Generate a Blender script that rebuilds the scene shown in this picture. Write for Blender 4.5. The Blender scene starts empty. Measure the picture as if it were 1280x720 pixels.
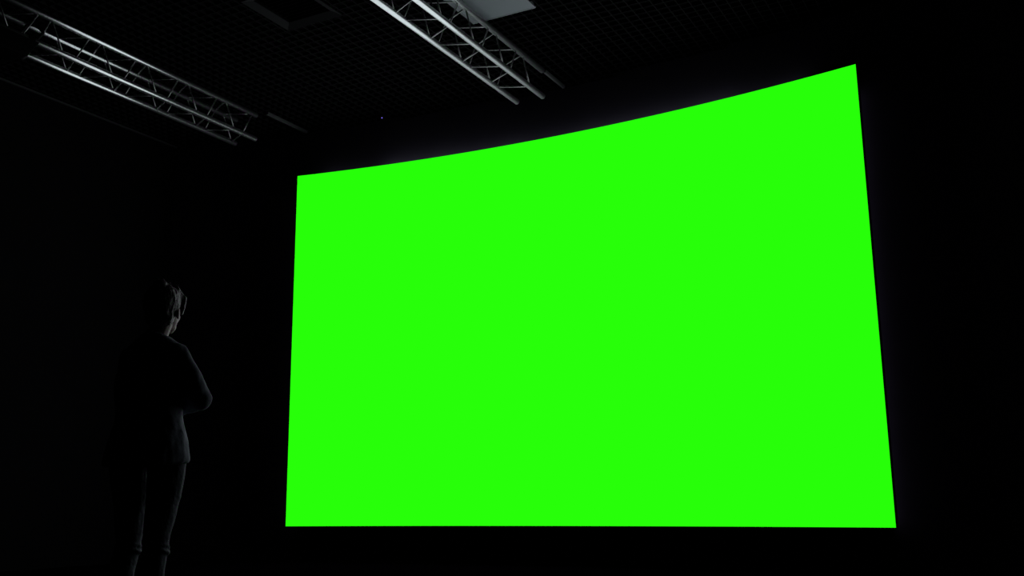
import bpy, bmesh, math, random
from math import sin, cos, pi, sqrt
from mathutils import Vector, Matrix, noise
random.seed(7)
C = bpy.context.scene.collection
# ------------------------------------------------------------------ frame of the room
# X runs along the screen wall (to the right), Y runs towards the screen, Z up, floor at 0
HC = 0.63                    # camera height
TC, NC, R = -4.345, -7.129, 16.245   # centre line of the curved wall (x, y) and radius of the screen face
HALF = 0.1954                # half opening angle of the screen
Z_BOT, Z_TOP = HC - 0.254, HC + 3.75
Z_CEIL = HC + 4.327
X_LEFT, X_RIGHT, Y_BACK = -9.2, 1.6, -2.4
RW = R + 0.15                # radius of the wall face behind the screen
def wall_y(x, r=RW): return NC + sqrt(r * r - (x - TC) ** 2)

# ------------------------------------------------------------------ materials
def mat(name, col, rough=0.6, metal=0.0, spec=0.5, noise_scale=None, noise_amt=0.3, bump=0.0, bump_scale=60, sheen=0.0):
    m = bpy.data.materials.new(name); m.use_nodes = True
    nt = m.node_tree; b = nt.nodes['Principled BSDF']
    b.inputs['Base Color'].default_value = (*col, 1); b.inputs['Roughness'].default_value = rough
    b.inputs['Metallic'].default_value = metal; b.inputs['Specular IOR Level'].default_value = spec
    if sheen: b.inputs['Sheen Weight'].default_value = sheen
    tc = nt.nodes.new('ShaderNodeTexCoord')
    if noise_scale:
        n = nt.nodes.new('ShaderNodeTexNoise'); n.inputs['Scale'].default_value = noise_scale; n.inputs['Detail'].default_value = 4
        r = nt.nodes.new('ShaderNodeValToRGB')
        r.color_ramp.elements[0].color = (*[c * (1 - noise_amt) for c in col], 1)
        r.color_ramp.elements[1].color = (*[min(1, c * (1 + noise_amt)) for c in col], 1)
        r.color_ramp.elements[0].position = .3; r.color_ramp.elements[1].position = .7
        nt.links.new(tc.outputs['Object'], n.inputs['Vector']); nt.links.new(n.outputs['Fac'], r.inputs['Fac'])
        nt.links.new(r.outputs['Color'], b.inputs['Base Color'])
    if bump:
        n2 = nt.nodes.new('ShaderNodeTexNoise'); n2.inputs['Scale'].default_value = bump_scale; n2.inputs['Detail'].default_value = 5
        bp = nt.nodes.new('ShaderNodeBump'); bp.inputs['Strength'].default_value = bump; bp.inputs['Distance'].default_value = 0.01
        nt.links.new(tc.outputs['Object'], n2.inputs['Vector']); nt.links.new(n2.outputs['Fac'], bp.inputs['Height'])
        nt.links.new(bp.outputs['Normal'], b.inputs['Normal'])
    return m
def emit(name, col, s=1.0):
    m = bpy.data.materials.new(name); m.use_nodes = True; nt = m.node_tree; nt.nodes.clear()
    e = nt.nodes.new('ShaderNodeEmission'); o = nt.nodes.new('ShaderNodeOutputMaterial')
    e.inputs[0].default_value = (*col, 1); e.inputs[1].default_value = s; nt.links.new(e.outputs[0], o.inputs[0]); return m
M_WALL = mat('black_wall_fabric', (.030, .027, .034), .95, spec=.1, noise_scale=5, noise_amt=.06)
M_SIDE = mat('black_side_wall', (.0022, .0019, .0025), .95, spec=.1, noise_scale=3, noise_amt=.15)
M_FLOOR = mat('black_carpet', (.0010, .0007, .0012), 1.0, spec=0.0, noise_scale=90, noise_amt=.4, bump=.5, bump_scale=300)
M_VOID = mat('black_ceiling_void', (.004, .004, .004), .95, spec=.05, noise_scale=3, noise_amt=.2)
M_BLADE = mat('black_painted_ceiling_blade', (.0065, .0062, .0066), .8, spec=.08, noise_scale=8, noise_amt=.2)
M_ALU = mat('brushed_aluminium', (.68, .70, .70), .28, metal=1.0, noise_scale=30, noise_amt=.08, bump=.08, bump_scale=120)
M_BRACE = mat('dull_aluminium', (.28, .29, .28), .42, metal=1.0, noise_scale=40, noise_amt=.1)
M_OPAL = mat('opal_light_diffuser', (.22, .25, .265), .6, spec=.3, noise_scale=6, noise_amt=.02)
M_PFRAME = mat('grey_panel_rim', (.16, .18, .19), .5, noise_scale=12, noise_amt=.05)
M_GREYF = mat('grey_vent_frame', (.007, .007, .0075), .8, spec=.1, noise_scale=12, noise_amt=.08)
M_BLACK = mat('black_powder_coat', (.0018, .0018, .0018), .8, spec=.03, noise_scale=40, noise_amt=.2)
M_RUB = mat('black_rubber', (.008, .008, .008), .7, spec=.2, noise_scale=60, noise_amt=.2)
M_TRIM = mat('grey_wall_trim', (.03, .03, .031), .5, noise_scale=10, noise_amt=.1)
M_RAIL = mat('dull_grey_rail', (.07, .07, .072), .5, noise_scale=10, noise_amt=.1)
M_GREEN = emit('green_display', (.0205, 1.0, .0028), 1.0)
M_LED = emit('blue_indicator', (.12, .09, .55), 1.6)
M_SKIN = mat('skin', (.30, .20, .165), .55, noise_scale=25, noise_amt=.08, bump=.1, bump_scale=200)
M_HAIR = mat('dark_brown_hair', (.045, .030, .026), .5, noise_scale=60, noise_amt=.3, bump=.6, bump_scale=90)
M_SHIRT = mat('blue_grey_cotton_shirt', (.17, .19, .225), .85, spec=.2, noise_scale=18, noise_amt=.25, bump=.6, bump_scale=14)
M_JEANS = mat('dark_denim', (.080, .090, .104), .85, spec=.2, noise_scale=60, noise_amt=.3, bump=.5, bump_scale=40)
M_SHOE = mat('dark_canvas_shoe', (.02, .02, .02), .7, noise_scale=60)
M_SOLE = mat('white_rubber_sole', (.4, .4, .4), .6, noise_scale=60, noise_amt=.1)
M_EYEW = mat('eye_white', (.6, .6, .6), .2, noise_scale=10, noise_amt=.02)
M_EYEB = mat('dark_iris', (.02, .012, .01), .2, noise_scale=10, noise_amt=.1)

# ------------------------------------------------------------------ helpers
def obj(name, bm, m, parent=None, smooth=False, loc=None):
    me = bpy.data.meshes.new(name); bmesh.ops.recalc_face_normals(bm, faces=bm.faces); bm.to_mesh(me); bm.free()
    if m: me.materials.append(m)
    if smooth:
        for p in me.polygons: p.use_smooth = True
    o = bpy.data.objects.new(name, me); C.objects.link(o)
    if parent: o.parent = parent
    if loc: o.location = loc
    return o
def thing(name, label, cat, loc, rz=0, group=None):
    o = bpy.data.objects.new(name, None); C.objects.link(o); o.empty_display_size = .1
    o.location = loc; o.rotation_euler = (0, 0, rz); o['label'] = label; o['category'] = cat
    if group: o['group'] = group
    return o
def struct(name, bm, m, smooth=False):
    o = obj(name, bm, m, None, smooth); o['kind'] = 'structure'; return o
def box(bm, x0, x1, y0, y1, z0, z1):
    v = [bm.verts.new(p) for p in ((x0,y0,z0),(x1,y0,z0),(x1,y1,z0),(x0,y1,z0),(x0,y0,z1),(x1,y0,z1),(x1,y1,z1),(x0,y1,z1))]
    for f in ((3,2,1,0),(4,5,6,7),(0,1,5,4),(1,2,6,5),(2,3,7,6),(3,0,4,7)): bm.faces.new([v[i] for i in f])
def bevel(bm, w, seg=2):
    bmesh.ops.bevel(bm, geom=list(bm.edges), offset=w, segments=seg, affect='EDGES', profile=.5)
def tube(bm, pts, rad, seg=12, cap=True):
    pts = [Vector(p) for p in pts]; rs = rad if hasattr(rad, '__len__') else [rad] * len(pts)
    rings = []; up = None
    for i, p in enumerate(pts):
        d = (pts[min(i + 1, len(pts) - 1)] - pts[max(i - 1, 0)]).normalized()
        if up is None: up = d.orthogonal().normalized()
        up = (up - d * up.dot(d)).normalized(); sd = d.cross(up)
        rings.append([bm.verts.new(p + (up * cos(2*pi*k/seg) + sd * sin(2*pi*k/seg)) * rs[i]) for k in range(seg)])
    for a, b in zip(rings, rings[1:]):
        for k in range(seg): bm.faces.new((a[k], a[(k+1) % seg], b[(k+1) % seg], b[k]))
    if cap: bm.faces.new(rings[0][::-1]); bm.faces.new(rings[-1])
def ell(bm, c, r, rot=None, u=20, v=14):
    m = Matrix.Translation(Vector(c)) @ (rot.to_4x4() if rot else Matrix.Identity(4)) @ Matrix.Diagonal((*r, 1))
    bmesh.ops.create_uvsphere(bm, u_segments=u, v_segments=v, radius=1, matrix=m)
def caps(bm, pts, rad, seg=14):
    """tapered limb: tube with round joints"""
    tube(bm, pts, rad, seg)
    for p, r in zip(pts, rad): ell(bm, p, (r, r, r), u=14, v=10)
def loft(bm, rings):
    """rings: (cx, cy, z, rx, ry, tilt) closed superelliptical sections, capped"""
    N = 40; prev = None; out = []
    for cx, cy, z, rx, ry, tl in rings:
        ring = []
        for k in range(N):
            a = 2 * pi * k / N; e = 0.85
            x = rx * math.copysign(abs(cos(a)) ** e, cos(a)); y = ry * math.copysign(abs(sin(a)) ** e, sin(a))
            ring.append(bm.verts.new((cx + x, cy + y, z + tl * y)))
        out.append(ring)
    for a, b in zip(out, out[1:]):
        for k in range(N): bm.faces.new((a[k], a[(k+1) % N], b[(k+1) % N], b[k]))
    bm.faces.new(out[0][::-1]); bm.faces.new(out[-1])
def remeshed(name, bm, m, parent, voxel, smooth_it=6, disp=None):
    """one continuous surface grown over the overlapping pieces"""
    o = obj(name, bm, m, parent)
    r = o.modifiers.new('r', 'REMESH'); r.mode = 'VOXEL'; r.voxel_size = voxel; r.use_smooth_shade = True
    s = o.modifiers.new('s', 'SMOOTH'); s.iterations = smooth_it; s.factor = .5
    dg = bpy.context.evaluated_depsgraph_get(); dg.update()
    me = bpy.data.meshes.new_from_object(o.evaluated_get(dg)); me.name = name
    o.modifiers.clear(); o.data = me
    if disp:
        for v in me.vertices: v.co += v.normal * disp(v.co)
    for p in me.polygons: p.use_smooth = True
    if not me.materials: me.materials.append(m)
    return o

# ------------------------------------------------------------------ the setting
bm = bmesh.new(); box(bm, X_LEFT - .2, X_RIGHT + .2, Y_BACK - .2, 9.6, -.1, 0); struct('floor', bm, M_FLOOR)
bm = bmesh.new()                                               # curved wall that carries the screen
N = 220; cols = []
for i in range(N + 1):
    x = X_LEFT + (X_RIGHT - X_LEFT) * i / N
    cols.append([bm.verts.new((x, wall_y(x), 0)), bm.verts.new((x, wall_y(x), Z_CEIL + .3)),
                 bm.verts.new((x, wall_y(x) + .15, 0)), bm.verts.new((x, wall_y(x) + .15, Z_CEIL + .3))])
for a, b in zip(cols, cols[1:]):
    bm.faces.new((a[0], b[0], b[1], a[1])); bm.faces.new((a[2], a[3], b[3], b[2]))
    bm.faces.new((a[1], b[1], b[3], a[3])); bm.faces.new((a[0], a[2], b[2], b[0]))
for c in (cols[0], cols[-1]): bm.faces.new((c[0], c[1], c[3], c[2]))
struct('wall_front', bm, M_WALL)
bm = bmesh.new(); box(bm, X_LEFT - .15, X_LEFT, Y_BACK - .15, wall_y(X_LEFT) + .15, 0, Z_CEIL + .3); struct('wall_left', bm, M_SIDE)
bm = bmesh.new(); box(bm, X_RIGHT, X_RIGHT + .15, Y_BACK - .15, wall_y(X_RIGHT) + .15, 0, Z_CEIL + .3); struct('wall_right', bm, M_SIDE)
bm = bmesh.new(); box(bm, X_LEFT, X_RIGHT, Y_BACK - .15, Y_BACK, 0, Z_CEIL + .3); struct('wall_back', bm, M_SIDE)
bm = bmesh.new(); box(bm, X_LEFT, X_LEFT + .018, Y_BACK, wall_y(X_LEFT) - .01, Z_CEIL - .022, Z_CEIL - .002); struct('trim_1', bm, M_TRIM)
bm = bmesh.new(); box(bm, X_LEFT, X_LEFT + .012, Y_BACK, wall_y(X_LEFT) - .01, 0, .08); struct('baseboard_left', bm, M_SIDE)

# open-cell grid ceiling: thin upright blades 0.1 m apart below a black void
PANEL = (-4.335, -3.685, 6.83, 7.48)      # opal light panel opening
VENT = (-5.91, -5.28, 6.105, 6.735)     # square vent opening
bm = bmesh.new(); bh, bt = .038, .0045
def cut(lo, hi, holes):
    segs = [(lo, hi)]
    for a, b in holes:
        segs = [s for (p, q) in segs for s in (((p, q),) if b <= p or a >= q else ((p, a), (b, q))) if s[1] - s[0] > .004]
    return segs
k = 0; x = X_LEFT + .05
while x < X_RIGHT:
    hl = [(h[2], h[3]) for h in (PANEL, VENT) if h[0] - bt < x < h[1] + bt]
    for a, b in cut(Y_BACK, wall_y(x) - .002, hl): box(bm, x - bt/2, x + bt/2, a, b, Z_CEIL, Z_CEIL + bh)
    x += .1
y = Y_BACK + .05
while y < wall_y(TC):
    w = sqrt(max(0, (RW - .002) ** 2 - (y - NC) ** 2))
    lo, hi = max(X_LEFT, TC - w), min(X_RIGHT, TC + w)
    hl = [(h[0], h[1]) for h in (PANEL, VENT) if h[2] - bt < y < h[3] + bt]
    for a, b in cut(lo, hi, hl): box(bm, a, b, y - bt/2, y + bt/2, Z_CEIL, Z_CEIL + bh)
    y += .1
ceil = struct('ceiling', bm, M_BLADE)
bm = bmesh.new(); box(bm, X_LEFT, X_RIGHT, Y_BACK, wall_y(TC), Z_CEIL + .3, Z_CEIL + .36); struct('roof', bm, M_VOID)

# ------------------------------------------------------------------ the curved screen
scr = thing('display_screen', 'huge curved bright green screen mounted on the black wall', 'screen', (TC, NC + R, 0))
def arc(bm, r, z0, z1, h=HALF, n=64):
    out = []
    for i in range(n + 1):
        a = -h + 2 * h * i / n; p = (r * sin(a), r * cos(a) - R)
        out.append((bm.verts.new((*p, z0)), bm.verts.new((*p, z1))))
    return out
bm = bmesh.new(); c = arc(bm, R, Z_BOT, Z_TOP)
for a, b in zip(c, c[1:]): bm.faces.new((a[0], b[0], b[1], a[1]))
obj('display_surface', bm, M_GREEN, scr, True)
bm = bmesh.new(); f = arc(bm, R + .0004, Z_BOT, Z_TOP); g = arc(bm, R + .058, Z_BOT, Z_TOP)
for i in range(64):
    bm.faces.new((f[i][0], f[i+1][0], f[i+1][1], f[i][1])); bm.faces.new((g[i][0], g[i][1], g[i+1][1], g[i+1][0]))
    bm.faces.new((f[i][1], f[i+1][1], g[i+1][1], g[i][1])); bm.faces.new((f[i][0], g[i][0], g[i+1][0], f[i+1][0]))
for i in (0, 64): bm.faces.new((f[i][0], f[i][1], g[i][1], g[i][0]))
obj('screen_casing', bm, M_BLACK, scr)

# ------------------------------------------------------------------ lighting trusses
PER, GAP = .5465, .062
def truss(label, x0, y0, y1, phase, w=.25):
    zb = HC + 3.995; h = .281; rc = .029
    t = thing('lighting_truss', label, 'truss', (x0, y0, zb), 0, 'aluminium box trusses under the ceiling')
    L = y1 - y0; corners = [(0, 0), (w, 0), (w, h), (0, h)]
    cm = None
    for cx, cz in corners:
        if cm is None:
            bm = bmesh.new(); tube(bm, [(0, 0, 0), (0, L, 0)], rc, 24); o = obj('chord', bm, M_ALU, t, True); cm = o.data
        else:
            o = bpy.data.objects.new('chord', cm); C.objects.link(o); o.parent = t
        o.location = (cx, 0, cz)
    # zigzag braces: nodes alternate between the two chords of each face
    for fi, (a, b) in enumerate(((0, 1), (1, 2), (2, 3), (3, 0))):
        A, B = corners[a], corners[b]; flip = fi % 2
        if flip: A, B = B, A
        k = math.floor((y0 - phase) / PER)
        while True:
            ya = phase + k * PER - y0; yb = ya + PER / 2
            if ya - GAP > L: break
            for (p, q) in (((A, ya + GAP), (B, yb - GAP)), ((B, yb + GAP), (A, ya + PER - GAP))):
                if p[1] < .03 or q[1] > L - .03: continue
                bm = bmesh.new(); tube(bm, [(p[0][0], p[1], p[0][1]), (q[0][0], q[1], q[0][1])], .0078, 10)
                obj('brace', bm, M_BRACE, t, True)
            k += 1
    y = .6
    while y < L:                                    # short hangers up to the ceiling blades
        for cx in (0, w):
            bm = bmesh.new(); box(bm, cx - .012, cx + .012, y - .02, y + .02, h + rc - .008, Z_CEIL - zb + .001); bevel(bm, .002, 1)
            obj('hanger', bm, M_BLACK, t)
        y += 2.4
    return t
truss('bright aluminium box truss ending above the middle of the screen, nearest to the camera', -4.483, 3.62, 8.62, 6.48, .293)
truss('dim aluminium box truss at far left, with a black projector under its near end', -7.835, 3.35, 8.12, 6.48, .297)

for lab, cx, ya in (('thin grey ceiling rail running on from the bright middle truss', -4.215, 8.72), ('thin grey ceiling rail running on from the dim left truss', -7.455, 8.20)):
    bm = bmesh.new(); yb_ = wall_y(cx) - .08
    box(bm, -.018, .018, 0, yb_ - ya, -.022, -.0002); box(bm, -.012, .012, 0, yb_ - ya, -.03, -.022)
    rl = obj('ceiling_rail', bm, M_RAIL, None, False, (cx, ya, Z_CEIL)); rl['label'] = lab; rl['category'] = 'rail'; rl['group'] = 'ceiling rails'

# black cable lying along the main truss
bm = bmesh.new(); pts = []
for i in range(60):
    u = i / 59; y = 3.8 + u * 3.0
    pts.append((-4.33 + .05 * sin(u * 9), y, HC + 3.995 + .281 + .034 - .05 * abs(sin(u * 17)) ** 2 - (.2 * max(0, u - .9) * 10 if u > .9 else 0)))
tube(bm, pts, .009, 8); cb = obj('power_cable', bm, M_RUB, None, True)
cb['label'] = 'loose black cable inside the bright middle truss'; cb['category'] = 'cable'

# black projector below the left truss
pj = thing('projector', 'black boxy projector hanging from the dim truss at the left edge', 'projector', (-7.675, 5.02, HC + 3.79))
bm = bmesh.new()                                     # housing with a raked front
yb, yf0, yf1, zt = -.46, .17, .28, .173
v = [bm.verts.new(p) for p in ((-.225,yb,0),(.225,yb,0),(.225,yf0,0),(-.225,yf0,0),(-.225,yb,zt),(.225,yb,zt),(.225,yf1,zt),(-.225,yf1,zt))]
for f in ((3,2,1,0),(4,5,6,7),(0,1,5,4),(1,2,6,5),(2,3,7,6),(3,0,4,7)): bm.faces.new([v[k] for k in f])
bevel(bm, .012, 3); obj('housing', bm, M_BLACK, pj, True)
bm = bmesh.new(); tube(bm, [(.08, .2, .085), (.08, .245, .08)], [.06, .05], 24); obj('lens', bm, M_RUB, pj, True)
for sx in (-.125, .145):
    for sy in (-.3, .24):
        bm = bmesh.new(); box(bm, sx - .02, sx + .02, sy - .02, sy + .02, .171, .24); bevel(bm, .004, 1)
        tube(bm, [(sx, sy - .025, .205), (sx, sy + .025, .205)], .036, 16)
        obj('mounting_clamp', bm, M_BLACK, pj)
bm = bmesh.new()
tube(bm, [(-.16, .2, .16), (-.15, .3, .3), (-.10, .36, .45), (-.08, .43, .48), (.0, .46, .4), (.06, .3, .165)], .014, 8); obj('signal_cable', bm, M_RUB, pj, True)

# ------------------------------------------------------------------ ceiling panel and vent
lp = thing('ceiling_light_panel', 'unlit white square light panel in the ceiling behind the bright truss', 'light panel', ((PANEL[0]+PANEL[1])/2, (PANEL[2]+PANEL[3])/2, Z_CEIL - .004))
s = .324
bm = bmesh.new(); box(bm, -s+.012, s-.012, -s+.012, s-.012, .002, .03); obj('diffuser', bm, M_OPAL, lp)
def ring(bm, s, w, z0, z1):
    for a in ((-s, s, -s, -s+w), (-s, s, s-w, s), (-s, -s+w, -s+w, s-w), (s-w, s, -s+w, s-w)): box(bm, *a, z0, z1)
bm = bmesh.new(); ring(bm, s, .012, 0, .03); obj('panel_rim', bm, M_PFRAME, lp)
vt = thing('ceiling_vent', 'dark square ceiling vent with a dull grey frame, left of the bright truss', 'ceiling vent', ((VENT[0]+VENT[1])/2, (VENT[2]+VENT[3])/2, Z_CEIL - .006))
s = .314
bm = bmesh.new()
for a in range(4):                                   # sloped frame boards
    m = Matrix.Rotation(a * pi / 2, 4, 'Z')
    v = [bm.verts.new(m @ Vector(p)) for p in ((-s,-s,0),(s,-s,0),(s-.075,-s+.075,.028),(-s+.075,-s+.075,.028),(-s,-s,.012),(s,-s,.012),(s-.075,-s+.075,.04),(-s+.075,-s+.075,.04))]
    for f in ((0,1,2,3),(4,7,6,5),(0,4,5,1),(2,6,7,3)): bm.faces.new([v[i] for i in f])
obj('vent_frame', bm, M_GREYF, vt)
bm = bmesh.new(); box(bm, -s+.075, s-.075, -s+.075, s-.075, .11, .12)
for i in range(9):
    y = -s + .11 + i * .052
    v = [bm.verts.new(p) for p in ((-s+.078, y, .045), (s-.078, y, .045), (s-.078, y+.02, .085), (-s+.078, y+.02, .085))]
    w = [bm.verts.new(q.co + Vector((0, .003, 0))) for q in v]
    bm.faces.new(v); bm.faces.new(w[::-1])
    for i2 in range(4): bm.faces.new((v[i2], w[i2], w[(i2+1) % 4], v[(i2+1) % 4]))
ring(bm, s - .07, .008, .03, .115)
obj('vent_louvre', bm, M_VOID, vt)

# small sensor with a blue light, under the ceiling by the screen wall
sx, sy = -6.37, 8.92
sn = thing('ceiling_sensor', 'tiny black ceiling sensor with a blue indicator light above the screen\'s left part', 'sensor', (sx, sy, Z_CEIL))
bm = bmesh.new(); tube(bm, [(0, 0, .001), (0, 0, -.012), (0, 0, -.052), (0, 0, -.060)], [.05, .05, .04, .02], 28); obj('sensor_body', bm, M_BLACK, sn, True)
bm = bmesh.new(); ell(bm, (.012, -.0385, -.050), (.007, .007, .007)); l = obj('indicator_light', bm, M_LED, sn, True); l['label'] = 'glowing blue dot'

# ------------------------------------------------------------------ the person
PX, PY = -3.655, 3.335
P = thing('person', 'person in loose shirt and slim jeans standing with arms crossed, facing the screen', 'person', (PX, PY, 0), math.radians(0))
# local frame: +Y is where the person looks, +X the right-hand side
hd = Vector((.0, .035, 1.53))                        # head centre
RH = Matrix.Rotation(math.radians(24), 3, 'Z') @ Matrix.Rotation(math.radians(3), 3, 'X')
def H(x, y, z): return hd + RH @ Vector((x, y, z))
b = bmesh.new()
ell(b, H(0, -.012, .022), (.071, .089, .088), RH)          # skull
ell(b, H(0, .020, -.030), (.060, .066, .075), RH)          # face
ell(b, H(0, .040, -.075), (.044, .046, .034), RH)          # jaw
ell(b, H(0, .076, -.092), (.020, .016, .016), RH)          # chin
ell(b, H(0, .070, .016), (.048, .018, .014), RH)           # brow
for s_ in (-1, 1):
    ell(b, H(.034*s_, .054, -.030), (.024, .022, .026), RH)       # cheek
    ell(b, H(.073*s_, -.008, -.018), (.009, .020, .031), RH @ Matrix.Rotation(.25*s_, 3, 'Z'))   # ear
caps(b, [H(0, .083, .012), H(0, .097, -.018), H(0, .107, -.034)], [.008, .010, .012], 10)       # nose
for s_ in (-1, 1): ell(b, H(.010*s_, .096, -.036), (.009, .010, .008), RH)
ell(b, H(0, .086, -.058), (.022, .010, .006), RH); ell(b, H(0, .084, -.068), (.019, .010, .007), RH)   # lips
caps(b, [(0, -.02, 1.34), (.0, .0, 1.40), H(0, -.012, -.055)], [.056, .050, .050])
# trunk
loft(b, [(0, -.01, .82, .115, .080, 0), (0, -.01, .90, .135, .092, 0), (0, 0, 1.02, .118, .088, 0), (0, 0, 1.16, .125, .078, 0),
         (0, -.01, 1.28, .130, .074, 0), (0, -.015, 1.355, .105, .066, 0), (0, -.015, 1.385, .06, .05, 0)])
sh = {-1: Vector((-.150, -.010, 1.305)), 1: Vector((.145, -.010, 1.303))}
el = {-1: Vector((-.225, .075, 1.065)), 1: Vector((.194, .105, 1.095))}
wr = {-1: Vector((.030, .212, 1.122)), 1: Vector((-.045, .185, 1.095))}
for s_ in (-1, 1):
    caps(b, [Vector((.05*s_, -.015, 1.335)), sh[s_], (sh[s_]+el[s_])/2, el[s_], (el[s_]*.6+wr[s_]*.4), wr[s_]], [.045, .041, .037, .032, .032, .024])
# hands: palm, four unequal bent fingers and a thumb, resting on the other arm
def hand(b, w, d, nrm, side):
    d = d.normalized(); nrm = (nrm - d * nrm.dot(d)).normalized(); lat = d.cross(nrm) * side
    pc = w + d * .05
    rot = Matrix((lat, d, nrm)).transposed()
    ell(b, pc, (.038, .048, .014), rot)
    ell(b, w + d * .012, (.026, .03, .018), rot)
    for i, (o, l) in enumerate(((-.028, .062), (-.0095, .072), (.0095, .068), (.028, .052))):
        a = pc + d * .036 + lat * o; p = [a]; ang = -.12
        for k, f in enumerate((.42, .33, .25)):
            ang += .30
            p.append(p[-1] + (d * cos(ang) - nrm * sin(ang) + lat * (o * 1.2)) * l * f)
        caps(b, p, [.0092, .0086, .0080, .0068], 8)
    a = w + d * .022 - lat * .026
    caps(b, [a, a + (d*.5 - lat*.8).normalized() * .034, a + (d*.5 - lat*.8).normalized() * .034 + (d*.9 - lat*.25 - nrm*.3).normalized() * .03,
             a + (d*.5 - lat*.8).normalized() * .034 + (d*.9 - lat*.2 - nrm*.5).normalized() * .052], [.013, .0115, .010, .008], 8)
hand(b, wr[-1], Vector((1, -.10, .06)), Vector((.12, .95, .12)), -1)     # left hand on the right upper arm
hand(b, wr[1], Vector((-.95, -.35, .05)), Vector((-.3, .85, .2)), 1)   # right hand tucked by the left arm
hip = {-1: Vector((-.085, -.045, .86)), 1: Vector((.085, .030, .86))}
kn = {-1: Vector((-.068, -.025, .47)), 1: Vector((.088, -.010, .47))}
an = {-1: Vector((-.085, -.045, .085)), 1: Vector((.098, -.020, .085))}
for s_ in (-1, 1):
    calf = kn[s_]*.68 + an[s_]*.32 + Vector((0, -.018, 0))
    caps(b, [hip[s_], hip[s_]*.5+kn[s_]*.5+Vector((0,.012,0)), kn[s_], calf, an[s_]], [.078, .064, .046, .046, .030])
    ell(b, an[s_] + Vector((.005*s_, .055, -.045)), (.036, .105, .030))
body = remeshed('body', b, M_SKIN, P, .0045, 3)
# clothing
def fold(sc, amp, st=(1, 1, .5)):
    def f(co): return amp * (noise.fractal(Vector((co.x*sc*st[0], co.y*sc*st[1], co.z*sc*st[2])), 1.0, 2.0, 3))
    return f
b = bmesh.new()
loft(b, [(-.006, -.010, .805, .192, .160, .08), (-.006, -.010, .815, .198, .166, .08), (-.004, -.010, .90, .190, .154, .04), (0, -.018, 1.02, .166, .124, 0),
         (0, -.018, 1.15, .172, .122, 0), (0, -.016, 1.26, .172, .112, 0), (0, -.016, 1.33, .140, .086, 0), (0, -.016, 1.375, .085, .068, 0), (0, -.012, 1.388, .066, .060, 0)])
for s_ in (-1, 1):
    mid = (sh[s_]+el[s_])/2
    caps(b, [Vector((.06*s_, -.015, 1.338)), sh[s_] + Vector((0, 0, .0)), mid + Vector((.008*s_, -.004, 0)), el[s_], el[s_]*.55+wr[s_]*.45, el[s_]*.16+wr[s_]*.84],
         [.062, .058, .056, .054, .050, .042])
ell(b, (0, .115, 1.09), (.13, .06, .06)); ell(b, (0, .045, 1.20), (.13, .072, .09))
for s_ in (-1, 1): ell(b, (.105*s_, .02, 1.27), (.055, .062, .06))
shirt = remeshed('shirt', b, M_SHIRT, P, .008, 8, fold(9, .011))
b = bmesh.new(); caps(b, [(.058*cos(a_), -.008+.052*sin(a_), 1.392 + .010*sin(a_+pi)) for a_ in [2*pi*i/16 for i in range(17)]], [.011]*17, 8)
remeshed('collar', b, M_SHIRT, shirt, .004, 2)
b = bmesh.new()
loft(b, [(0, -.01, .80, .152, .108, 0), (0, -.012, .88, .155, .108, 0), (0, -.01, .98, .13, .095, 0)])
for s_ in (-1, 1):
    calf = kn[s_]*.68 + an[s_]*.32 + Vector((0, -.018, 0))
    caps(b, [hip[s_], hip[s_]*.5+kn[s_]*.5+Vector((0,.012,0)), kn[s_]+Vector((0,0,.035)), kn[s_]+Vector((0,0,-.03)), calf, an[s_]+Vector((0,0,.02))], [.089, .077, .061, .053, .056, .042])
    for j, zz in enumerate((.50, .475, .445, .425)):          # creases gathered behind the knee
        q = kn[s_] + Vector((0, 0, zz - .47))
        tube(b, [q + Vector((.048*cos(t_)*(1+.05*j), .048*sin(t_)*(1+.05*j), .008*sin(2*t_+j))) for t_ in [2*pi*i/20 for i in range(21)]], .0085, 8)
jeans = remeshed('jeans', b, M_JEANS, P, .006, 4, fold(14, .004))
for s_ in (-1, 1):
    a_ = an[s_]
    b = bmesh.new(); ell(b, a_ + Vector((.005*s_, .060, -.036)), (.046, .128, .040)); caps(b, [a_ + Vector((0, 0, -.03)), a_ + Vector((0, 0, .012))], [.047, .043])
    shoe = remeshed('shoe', b, M_SHOE, P, .006, 4)
    b = bmesh.new()
    out = []
    for z in (.001, .024):
        out.append([b.verts.new((a_.x + .005*s_ + .049*cos(t_)*(1 + .1*sin(t_)), a_.y + .058 + .134*sin(t_), z)) for t_ in [2*pi*i/32 for i in range(32)]])
    for i in range(32): b.faces.new((out[0][i], out[0][(i+1) % 32], out[1][(i+1) % 32], out[1][i]))
    b.faces.new(out[0][::-1]); b.faces.new(out[1]); obj('sole', b, M_SOLE, shoe, False)
for s_ in (-1, 1):
    b = bmesh.new(); ell(b, H(.030*s_, .0625, -.004), (.0125, .0125, .0115), RH, 24, 16); e_ = obj('eye', b, M_EYEW, P, True)
    b = bmesh.new(); ell(b, H(.030*s_, .073, -.004), (.005, .003, .005), RH); obj('iris', b, M_EYEB, e_, True)
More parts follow.
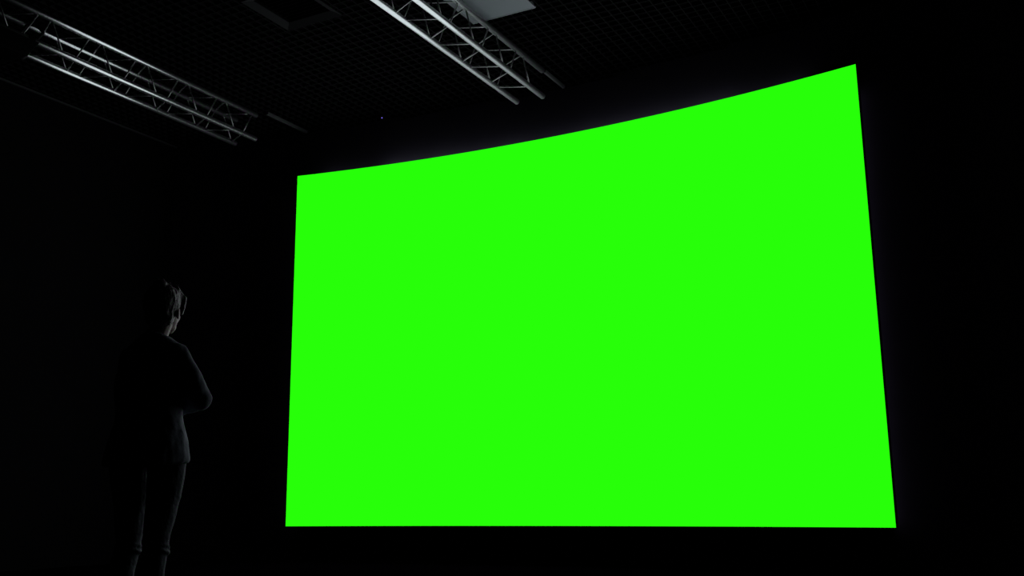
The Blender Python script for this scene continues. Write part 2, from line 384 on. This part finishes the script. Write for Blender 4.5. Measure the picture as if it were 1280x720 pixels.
# hair: cap over the skull, swept fringe, small knot on top and loose wisps
b = bmesh.new()
ell(b, H(0, -.022, .030), (.084, .098, .096), RH)
ell(b, H(0, -.045, -.035), (.070, .062, .060), RH)
ell(b, H(0, .030, .062), (.070, .062, .046), RH @ Matrix.Rotation(-.35, 3, 'X'))
ell(b, H(0, .020, .078), (.072, .072, .040), RH)
for s_ in (-1, 1): ell(b, H(.050*s_, .040, .055), (.032, .045, .040), RH)
ell(b, H(0, .052, .052), (.066, .046, .040), RH @ Matrix.Rotation(-.25, 3, 'X'))
for i in range(11):                                   # fringe swept over the forehead
    a_ = -1.1 + 2.2 * i / 10
    caps(b, [H(.045*sin(a_), .040*cos(a_)+.01, .100), H(.066*sin(a_), .078*cos(a_)+.002, .070), H(.077*sin(a_), .094*cos(a_)-.004, .035), H(.079*sin(a_), .097*cos(a_)-.008, .010)], [.022, .020, .014, .006], 8)
for s_ in (-1, 1): caps(b, [H(.072*s_, .045, .06), H(.079*s_, .030, .015), H(.078*s_, .022, -.018)], [.016, .012, .006], 8)
ell(b, H(0, -.055, .112), (.036, .034, .026), RH)
hair = remeshed('hair', b, M_HAIR, P, .004, 4, fold(45, .004, (1, 1, .3)))
b = bmesh.new()
for i in range(46):
    a0 = random.uniform(0, 2*pi); st_ = H(random.uniform(-.03, .03), random.uniform(-.06, .05), random.uniform(.112, .122))
    l_ = random.uniform(.02, .062); d_ = RH @ Vector((cos(a0), sin(a0), random.uniform(.0, .55))).normalized()
    tube(b, [st_ - d_*.006, st_ + d_*l_*.4 + Vector((0, 0, .008)), st_ + d_*l_*.75 + Vector((0, 0, .008)), st_ + d_*l_ + Vector((0, 0, -.001))], [.0016, .0014, .001, .0004], 5)
obj('loose_strand', b, M_HAIR, hair, True)['kind'] = 'stuff'

# ------------------------------------------------------------------ lamps added behind the screen's rim to make a glow on the wall
def strip(a0, a1, e, col=(.80, .86, 1.0)):
    am = (a0 + a1) / 2; r = R + .075
    L = bpy.data.lights.new('rim_glow_fill', 'AREA'); L.shape = 'RECTANGLE'; L.size = r * (a1 - a0); L.size_y = .05
    L.energy = e; L.color = col
    o = bpy.data.objects.new('rim_glow_fill', L); C.objects.link(o)
    o.location = (TC + r * sin(am), NC + r * cos(am), Z_TOP - .015)
    d = Vector((sin(am) * .25, cos(am) * .25, 1)); q = d.to_track_quat('-Z', 'Y')
    o.rotation_euler = q.to_euler()
    # long side along the rim
    m = Matrix.Identity(3); z = -d.normalized(); x = Vector((cos(am), -sin(am), 0)); y = z.cross(x)
    m = Matrix((x, y, z)).transposed(); o.rotation_euler = m.to_euler()
for a0, a1, e in ((-.180, -.130, .15), (-.130, -.08, .5), (-.08, -.03, .42), (-.03, .02, .33), (.02, .07, .42), (.07, .12, .42), (.12,.165,.16)): strip(a0, a1, e)
def side_strip(sg, e, col=(.75, .68, 1.0)):
    am = sg * (HALF - .004); r = R + .075
    L = bpy.data.lights.new('rim_glow_fill', 'AREA'); L.shape = 'RECTANGLE'; L.size = 3.8; L.size_y = .05; L.energy = e; L.color = col
    o = bpy.data.objects.new('rim_glow_fill', L); C.objects.link(o); o.location = (TC + r * sin(am), NC + r * cos(am), (Z_TOP + Z_BOT) / 2 - .1)
    out = Vector((cos(am) * sg, -sin(am) * sg, 0)) + Vector((sin(am), cos(am), 0)) * .2
    z = -out.normalized(); x = Vector((0, 0, 1)); y = z.cross(x); o.rotation_euler = Matrix((x, y, z)).transposed().to_euler()
side_strip(1, .45); side_strip(-1, .25)

# ------------------------------------------------------------------ added magenta lamps before the screen, neutralising its green spill
NF = 6
for i in range(NF):
    a = -HALF + 2 * HALF * (i + .5) / NF; r = R * cos(HALF / NF) - .012
    L = bpy.data.lights.new('magenta_fill', 'AREA'); L.shape = 'RECTANGLE'
    L.size = 2 * R * sin(HALF / NF) * .995; L.size_y = Z_TOP - Z_BOT
    L.energy = L.size * L.size_y * pi * .95; L.color = (.93, 0.0, 1.08)
    o = bpy.data.objects.new('magenta_fill', L); C.objects.link(o)
    o.location = (TC + r * sin(a), NC + r * cos(a), (Z_TOP + Z_BOT) / 2)
    # area lights shine along their local -Z; size_y stands upright
    zz = Vector((sin(a), cos(a), 0)); yy = Vector((0, 0, 1)); o.rotation_euler = Matrix((yy.cross(zz), yy, zz)).transposed().to_euler()

w = bpy.data.worlds.new('World'); bpy.context.scene.world = w; w.use_nodes = True
w.node_tree.nodes['Background'].inputs[0].default_value = (0, 0, 0, 1)

# ------------------------------------------------------------------ camera
F, PITCH, ROLL, YAW = 1258.487, .20705285, -.01153007, .487
fw = Vector((-sin(YAW)*cos(PITCH), cos(YAW)*cos(PITCH), sin(PITCH)))
r0 = Vector((cos(YAW), sin(YAW), 0)); u0 = r0.cross(fw)
r1 = r0*cos(ROLL) + u0*sin(ROLL); u1 = -r0*sin(ROLL) + u0*cos(ROLL)
cam = bpy.data.cameras.new('camera'); co = bpy.data.objects.new('camera', cam); C.objects.link(co)
cam.sensor_width = 36; cam.lens = F * 36 / 1280; cam.shift_y = .5 / 1280; cam.shift_x = -.3 / 1280; cam.clip_start = .05; cam.clip_end = 100
m = Matrix((r1, u1, -fw)).transposed().to_4x4(); m.translation = Vector((0, 0, HC)); co.matrix_world = m
sc = bpy.context.scene; sc.camera = co
sc.view_settings.view_transform = 'Standard'; sc.view_settings.look = 'None'
sc.view_settings.exposure = 0; sc.view_settings.gamma = 1; sc.view_settings.use_curve_mapping = False
